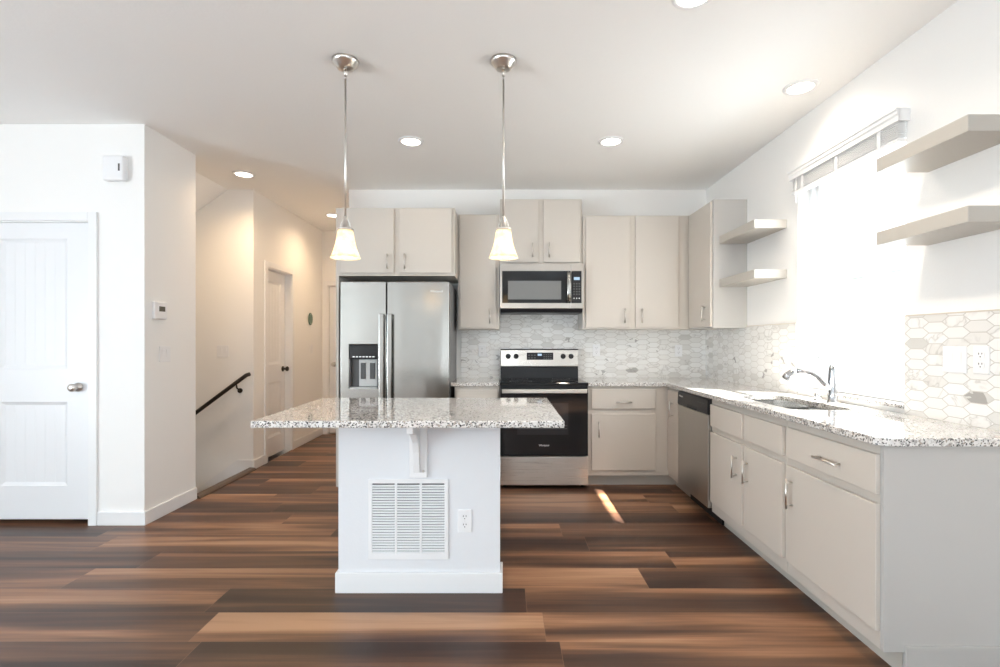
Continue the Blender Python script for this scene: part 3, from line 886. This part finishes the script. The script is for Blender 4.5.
for i in range(3):
    for j in range(2): bt.box(.225 + .028 * i, .243 + .028 * i, 4.8652, 4.8662, 1.106 + .026 * j, 1.118 + .026 * j)
for i in range(4):
    for j in range(3): bt.box(.375 + .022 * i, .387 + .022 * i, 4.8652, 4.8662, 1.100 + .020 * j, 1.110 + .020 * j)
bt.build('button_pattern', M_dgrey, bgd)
MB().box(.318, .358, 4.8652, 4.8662, 1.132, 1.152).build('clock', M_lcd, bgd)
for kx in (.032, .108, .566, .643):
    kb = MB().lathe([(.025, 0), (.025, -.006), (.021, -.008), (.019, -.026), (.004, -.028)], (kx, 4.868, 1.127), 'y', 20)
    kb.box(kx - .004, kx + .004, 4.836, 4.846, 1.108, 1.146)
    kb.build('knob', M_black, bgd)

# ------------------------------------------------------------------ microwave
mw = thing('microwave', 'stainless over-the-range microwave with black glass door', 'microwave', (.334, 4.75, 1.536))
MX0, MX1, MY = -.046, .714, 4.56
MB().box(MX0 + .002, MX1 - .002, MY + .03, YB, 1.55, 1.982).build('body', M_case, mw)
MB().prism([(MY + .004, 1.570), (MY + .02, 1.536), (YB - .02, 1.536), (YB - .02, 1.552), (MY + .03, 1.552), (MY + .03, 1.570)], 'x', MX0 + .006, MX1 - .006).build('vent_base', M_black, mw)
md = MB().box(MX0, .600, MY, MY + .03, 1.572, 1.981).build('door', M_steelm, mw, .003)
MB().box(-.026, .598, MY - .003, MY + .01, 1.622, 1.915).build('door_glass', M_blackglass, md, .001)
MB().box(.028, .512, MY - .0045, MY - .002, 1.655, 1.824).build('door_window', M_micwin, md)
MB().tube([(.578, MY - .003, 1.630), (.578, MY - .035, 1.650), (.578, MY - .046, 1.70), (.578, MY - .050, 1.768), (.578, MY - .046, 1.836), (.578, MY - .035, 1.885), (.578, MY - .003, 1.905)],
          [.016, .017, .018, .018, .018, .017, .016], 12, .5).build('handle', M_steel, md)
mc = MB().box(.602, MX1, MY, MY + .03, 1.572, 1.981).build('control_panel', M_steelm, mw, .003)
MB().box(.606, .698, MY - .003, MY + .01, 1.622, 1.915).build('keypad', M_black, mc, .001)
MB().box(.628, .680, MY - .004, MY - .0025, 1.832, 1.858).build('display', M_lcd, mc)
bt = MB()
for i in range(3):
    for j in range(5): bt.box(.622 + .024 * i, .638 + .024 * i, MY - .0036, MY - .0026, 1.695 + .024 * j, 1.709 + .024 * j)
bt.build('button_pattern', M_dgrey, mc)
bt = MB()
for i in range(3): bt.box(.624 + .024 * i, .634 + .024 * i, MY - .0036, MY - .0026, 1.660, 1.670)
bt.build('button_marks', M_silver, mc)

# ------------------------------------------------------------------ dishwasher
dw = thing('dishwasher', 'stainless dishwasher with a black control strip beside the sink cabinet', 'dishwasher', (1.72, 3.76, 0))
MB().box(XF + .03, XC, DWY0 + .006, DWY1 - .006, .10, .875).build('tub', M_case, dw)
MB().box(XF - .025, XF + .028, DWY0 + .006, DWY1 - .006, .118, .762).build('door', M_dwsteel, dw, .004)
cp = MB().prism([(XF + .028, .764), (XF - .022, .764), (XF - .030, .775), (XF - .026, .862), (XF - .018, .874), (XF + .028, .874)], 'y', DWY0 + .006, DWY1 - .006,).build('control_strip', M_black, dw, .003)
MB().box(XF - .0315, XF - .028, 3.66, 3.84, .768, .792).build('handle_pocket', M_slot, cp)
lettering('Whirlpool', .020, cp, M_silver, (XF - .0295, 3.98, .838), ROT_LEFT)
bt = MB()
for i in range(6): bt.box(XF - .0295, XF - .0275, 3.52 + .022 * i, 3.532 + .022 * i, .832, .838)
bt.build('button_pattern', M_dgrey, cp)
MB().box(XF + .075, XF + .09, DWY0 + .01, DWY1 - .01, 0, .115).build('toe_kick', M_black, dw)

# ------------------------------------------------------------------ island
IX0, IX1, IY0, IY1 = -.846, -.026, 2.54, 3.15
il = thing('kitchen_island', 'white painted kitchen island base facing the room', 'island', (-.436, 2.85, 0))
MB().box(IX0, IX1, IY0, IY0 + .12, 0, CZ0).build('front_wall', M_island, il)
m = MB().box(IX0 + .004, IX1 - .004, IY0 + .12, IY1 - .02, .1, CZ0).box(IX0 + .004, IX1 - .004, IY0 + .12, IY1 - .10, 0, .1)
m.build('cabinet_body', M_cab, il, .002)
for a, b, hx in ((IX0 + .02, -.448, -.50), (-.424, IX1 - .02, -.38)):
    d = MB().box(a, b, IY1 - .02, IY1, .13, .86).build('door', M_cab, il, .003)
    pull(d, (hx, IY1, .72), UP, PL, (0, 1, 0))
MB().box(IX0 - BT, IX1 + BT, IY0 - BT, IY0, 0, BH + .008).box(IX1, IX1 + BT, IY0, IY0 + .12, 0, BH + .008).box(IX0 - BT, IX0, IY0, IY0 + .12, 0, BH + .008).build('baseboard', M_trim, il, .004)
# trim cap right under the worktop
MB().box(IX0 - .012, IX1 + .012, IY0 - .012, IY0, .862, CZ0).box(IX1, IX1 + .012, IY0, IY0 + .12, .862, CZ0).box(IX0 - .012, IX0, IY0, IY0 + .12, .862, CZ0).build('cap_trim', M_trim, il, .003)
tag(MB().prism([(-1.153, 2.262), (.270, 2.262), (.270, 3.19), (-1.165, 3.19)], 'z', CZ0, CZ1).build('island_countertop', M_granite, None, .005),
    'speckled granite worktop overhanging the white island', 'countertop')
# support bracket
br = thing('counter_bracket', 'white support bracket under the island worktop, above the vent grille', 'bracket', (-.438, IY0, .585))
MB().box(-.483, -.393, IY0 - .018, IY0 - .0005, .585, .861).build('back_plate', M_trim, br, .004)
MB().prism([(IY0 - .018, .615), (IY0 - .030, .615), (IY0 - .045, .66), (IY0 - .052, .72), (IY0 - .075, .775), (IY0 - .13, .820), (IY0 - .20, .842), (IY0 - .215, .842), (IY0 - .215, .881), (IY0 - .018, .881)],
           'x', -.459, -.427).build('arm', M_trim, br, .004)
MB().lathe([(.007, -.0185), (.007, -.021), (.002, -.022)], (-.412, IY0, .620), 'y', 12).build('screw', M_nickel, br)
# return-air grille
gr = thing('return_air_grille', 'white square return-air grille with three columns of louvres on island', 'vent', (-.49, IY0, .37))
GX0, GX1, GZ0, GZ1 = -.693, -.287, .170, .576
cols = []
iw = (GX1 - GX0 - .04 - .024) / 3
for q in range(3):
    a = GX0 + .02 + q * (iw + .012); cols.append((a, a + iw))
MB().prism([(GX0, GZ0), (GX1, GZ0), (GX1, GZ1), (GX0, GZ1)], 'y', IY0 - .009, IY0 - .0005,
           holes=[[(a, GZ0 + .03), (b, GZ0 + .03), (b, GZ1 - .022), (a, GZ1 - .022)] for a, b in cols]).build('frame', M_plastic, gr, .002)
MB().box(GX0 + .012, GX1 - .012, IY0 - .002, IY0 - .0006, GZ0 + .02, GZ1 - .015).build('louvre_gap_shade', M_slot, gr)  # near-black sheet paints the shade in the louvre gaps
NL = 26
for a, b in cols:
    lm = MB()
    for q in range(NL):
        z = GZ0 + .031 + (GZ1 - GZ0 - .055) * q / NL
        st_ = (GZ1 - GZ0 - .055) / NL
        lm.hexa([(a, IY0 - .010, z), (b, IY0 - .010, z), (b, IY0 - .0025, z + st_ * .46), (a, IY0 - .0025, z + st_ * .46),
                 (a, IY0 - .010, z + .0022), (b, IY0 - .010, z + .0022), (b, IY0 - .0025, z + st_ * .46 + .0022), (a, IY0 - .0025, z + st_ * .46 + .0022)])
    lm.build('louvres', M_plastic, gr)

# ------------------------------------------------------------------ outlets and switches
def outlet(label, loc, rz):
    o = thing('wall_outlet', label, 'outlet', loc, local=True, rz=rz)
    MB().box(-.036, .036, -.006, -.0005, -.058, .058).build('plate', M_plastic, o, .003)
    for z in (-.021, .021):
        rc = MB().prism(rrect(-.017, .017, z - .0145, z + .0145, .008), 'y', -.008, -.005).build('receptacle', M_plastic, o)
        MB().box(-.0085, -.0055, -.0085, -.0078, z + .001, z + .009).box(.0055, .0085, -.0085, -.0078, z + .002, z + .009).box(-.0022, .0022, -.0085, -.0078, z - .010, z - .005).build('slots', M_slot, rc)
    MB().lathe([(.003, -.005), (.003, -.0068)], (0, 0, 0), 'y', 10).build('screw', M_silver, o)
    return o
def switch(label, loc, rz, gangs=1):
    o = thing('light_switch', label, 'light switch', loc, local=True, rz=rz)
    hw = .036 + .023 * (gangs - 1)
    MB().box(-hw, hw, -.006, -.0005, -.058, .058).build('plate', M_plastic, o, .003)
    for g in range(gangs):
        x = (g - (gangs - 1) / 2) * .046
        MB().hexa([(x - .016, -.006, -.033), (x + .016, -.006, -.033), (x + .016, -.004, -.033), (x - .016, -.004, -.033),
                   (x - .016, -.010, .033), (x + .016, -.010, .033), (x + .016, -.004, .033), (x - .016, -.004, .033)]).build('rocker', M_plastic, o)
    return o
SY = YB - .012; SX = XR - .012
outlet('white duplex outlet on the island front beside the grille', (-.204, IY0, .363), 0)
outlet('white outlet plate on marble tile between refrigerator and range', (-.228, SY, 1.178), 0)
outlet('white outlet plate on marble tile just right of the range', (.905, SY, 1.183), 0)
outlet('white outlet plate on marble tile near the back corner', (1.720, SY, 1.180), 0)
outlet('white outlet plate on marble tile between back corner and window', (SX, 3.52, 1.20), R(-90))
outlet('white duplex outlet right of the double switch on marble tile', (SX, 2.083, 1.197), R(-90))
switch('white double switch on marble tile beside the window', (SX, 2.207, 1.194), R(-90), 2)
switch('white double switch under the thermostat on the pantry return wall', (XL, 3.672, 1.18), R(90), 2)
switch('white double switch on the stairwell wall above the handrail', (-2.803, YB, 1.175), 0, 2)
switch('white switch on the hallway wall below the green sign', (XL, 6.46, 1.17), R(90))

th = thing('thermostat', 'white square thermostat with a dark screen on the pantry return wall', 'thermostat', (XL, 3.603, 1.495), local=True, rz=R(90))
MB().box(-.068, .068, -.024, -.0005, -.062, .062).build('case', M_plastic, th, .006)
MB().box(-.022, .040, -.0252, -.0238, -.006, .030).build('screen', mat('lcd_olive', (.10, .09, .07), .25), th)
ch = thing('door_chime', 'white door chime box high on the wall above the pantry door', 'door chime', (-2.683, YP, 2.462), local=True)
MB().box(-.073, .073, -.050, -.0005, -.085, .085).build('case', M_plastic, ch, .012, 3)
MB().box(.038, .050, -.0512, -.0495, -.022, .028).build('slot', M_dgrey, ch)
sg = thing('oval_sign', 'small green oval sign on the hallway wall', 'sign', (XL, 6.41, 1.558), local=True, rz=R(90))
m = MB().lathe([(.078, -.0005), (.078, -.010), (.072, -.014)], (0, 0, 0), 'y', 28)
for v in m.bm.verts: v.co.x *= .85
m.build('plaque', M_green, sg)
m = MB().shell([(.066, 0), (.066, .001), (.060, .001), (.060, 0)], (0, 0, 0), 28)
for v in m.bm.verts: v.co = Vector((v.co.x * .85, -.0140 - v.co.z, v.co.y))
m.build('ring', mat('pale_ring', (.35, .42, .36), .5), sg)

# ------------------------------------------------------------------ handrail
hr = thing('handrail', 'dark bronze handrail sloping down the stairwell wall', 'handrail', (-2.55, YB, .93))
A_, B_ = Vector((-2.535, YB - .075, .940)), Vector((-3.9, YB - .075, .940 - 1.365 * .745))
MB().tube([(-2.500, YB - .075, .952), A_, A_ + (B_ - A_) * .05, B_], .019, 14).build('rail', M_bronze, hr)
for t in (.07, .62):
    p = A_ + (B_ - A_) * t
    MB().tube([(p.x, p.y, p.z - .015), (p.x, p.y + .01, p.z - .055), (p.x, YB - .012, p.z - .085)], .007, 10)\
        .lathe([(.024, -.012), (.024, -.0005)], (p.x, YB, p.z - .085), 'y', 14).build('bracket', M_bronze, hr)

# ------------------------------------------------------------------ ceiling lights
def can_light(label, x, y, power, color, lens=M_lens):
    o = thing('recessed_light', label, 'ceiling light', (x, y, CH), 'recessed ceiling lights', local=True)
    MB().shell([(.095, -.0005), (.093, -.006), (.072, -.010), (.070, -.0005)], (0, 0, 0), 36).build('trim_ring', M_plastic, o)
    MB().lathe([(.069, -.0005), (.066, -.006), (.004, -.009)], (0, 0, 0), 'z', 32).build('lens', lens, o)
    l = bpy.data.lights.new('can_lamp', 'SPOT'); l.energy = power; l.color = color; l.spot_size = R(160); l.spot_blend = 1.0; l.shadow_soft_size = .06
    lo = bpy.data.objects.new('can_lamp', l); COL.objects.link(lo); lo.parent = o; lo.location = (0, 0, -.03)
    return o
WARM = (1.0, .70, .42); MID = (1.0, .86, .70)
can_light('recessed light over the stair opening near the pantry wall', -2.35, 4.5, 30, WARM)
can_light('recessed light deep in the hallway ceiling', -2.05, 5.97, 19, WARM)
can_light('recessed light between the two pendants', -.706, 3.76, 5, MID)
can_light('recessed light in front of the microwave, amid the sun patches', .797, 3.76, 6, MID)
can_light('recessed light cut by the top edge of the photo', .82, 2.17, 46, MID)
can_light('recessed light over the sink close to the window wall', 1.75, 2.96, 10, MID)

# ------------------------------------------------------------------ pendants
def pendant(label, x, y):
    o = thing('pendant_light', label, 'pendant light', (x, y, 1.72), 'pendant lights above the island', local=True)
    H = CH - 1.72
    MB().lathe([(.070, H - .0005), (.070, H - .012), (.062, H - .022), (.052, H - .030), (.044, H - .044), (.030, H - .050), (.010, H - .052)], (0, 0, 0), 'z', 32).build('canopy', M_nickel, o)
    MB().tube([(0, 0, H - .05), (0, 0, H - .085)], .009, 12).tube([(0, 0, H - .085), (0, 0, H - .10)], .006, 10).build('swivel', M_nickel, o)
    MB().tube([(0, 0, H - .10), (0, 0, .215)], .0055, 10).build('rod', M_nickel, o)
    so_ = MB().lathe([(.008, .225), (.012, .212), (.013, .168), (.040, .160), (.042, .150), (.004, .148)], (0, 0, 0), 'z', 24)
    so_.tube([(-.026, 0, .158), (-.024, 0, .185), (-.010, 0, .212), (0, 0, .218), (.010, 0, .212), (.024, 0, .185), (.026, 0, .158)], .003, 8)
    so_.build('socket', M_nickel, o)
    out = [(.038, .150), (.042, .138), (.045, .112), (.050, .083), (.058, .053), (.068, .026), (.079, .0)]
    MB().shell(out + [(r - .004, h + (.0005 if h == 0 else 0)) for r, h in out[::-1]], (0, 0, 0), 40).build('shade', M_shade, o)
    MB().lathe([(.010, .145), (.011, .095), (.020, .075), (.024, .056), (.019, .038), (.006, .030)], (0, 0, 0), 'z', 20).build('bulb', M_bulb, o)
    l = bpy.data.lights.new('pendant_lamp', 'POINT'); l.energy = 0.7; l.color = MID; l.shadow_soft_size = .03
    lo = bpy.data.objects.new('pendant_lamp', l); COL.objects.link(lo); lo.parent = o; lo.location = (0, 0, .018)
    return o
PY = 2.68
pendant('bell-shaded pendant over the island in front of the refrigerator', -.855, PY)
pendant('bell-shaded pendant over the island in front of the microwave', -.008, PY)

bpy.context.view_layer.update()
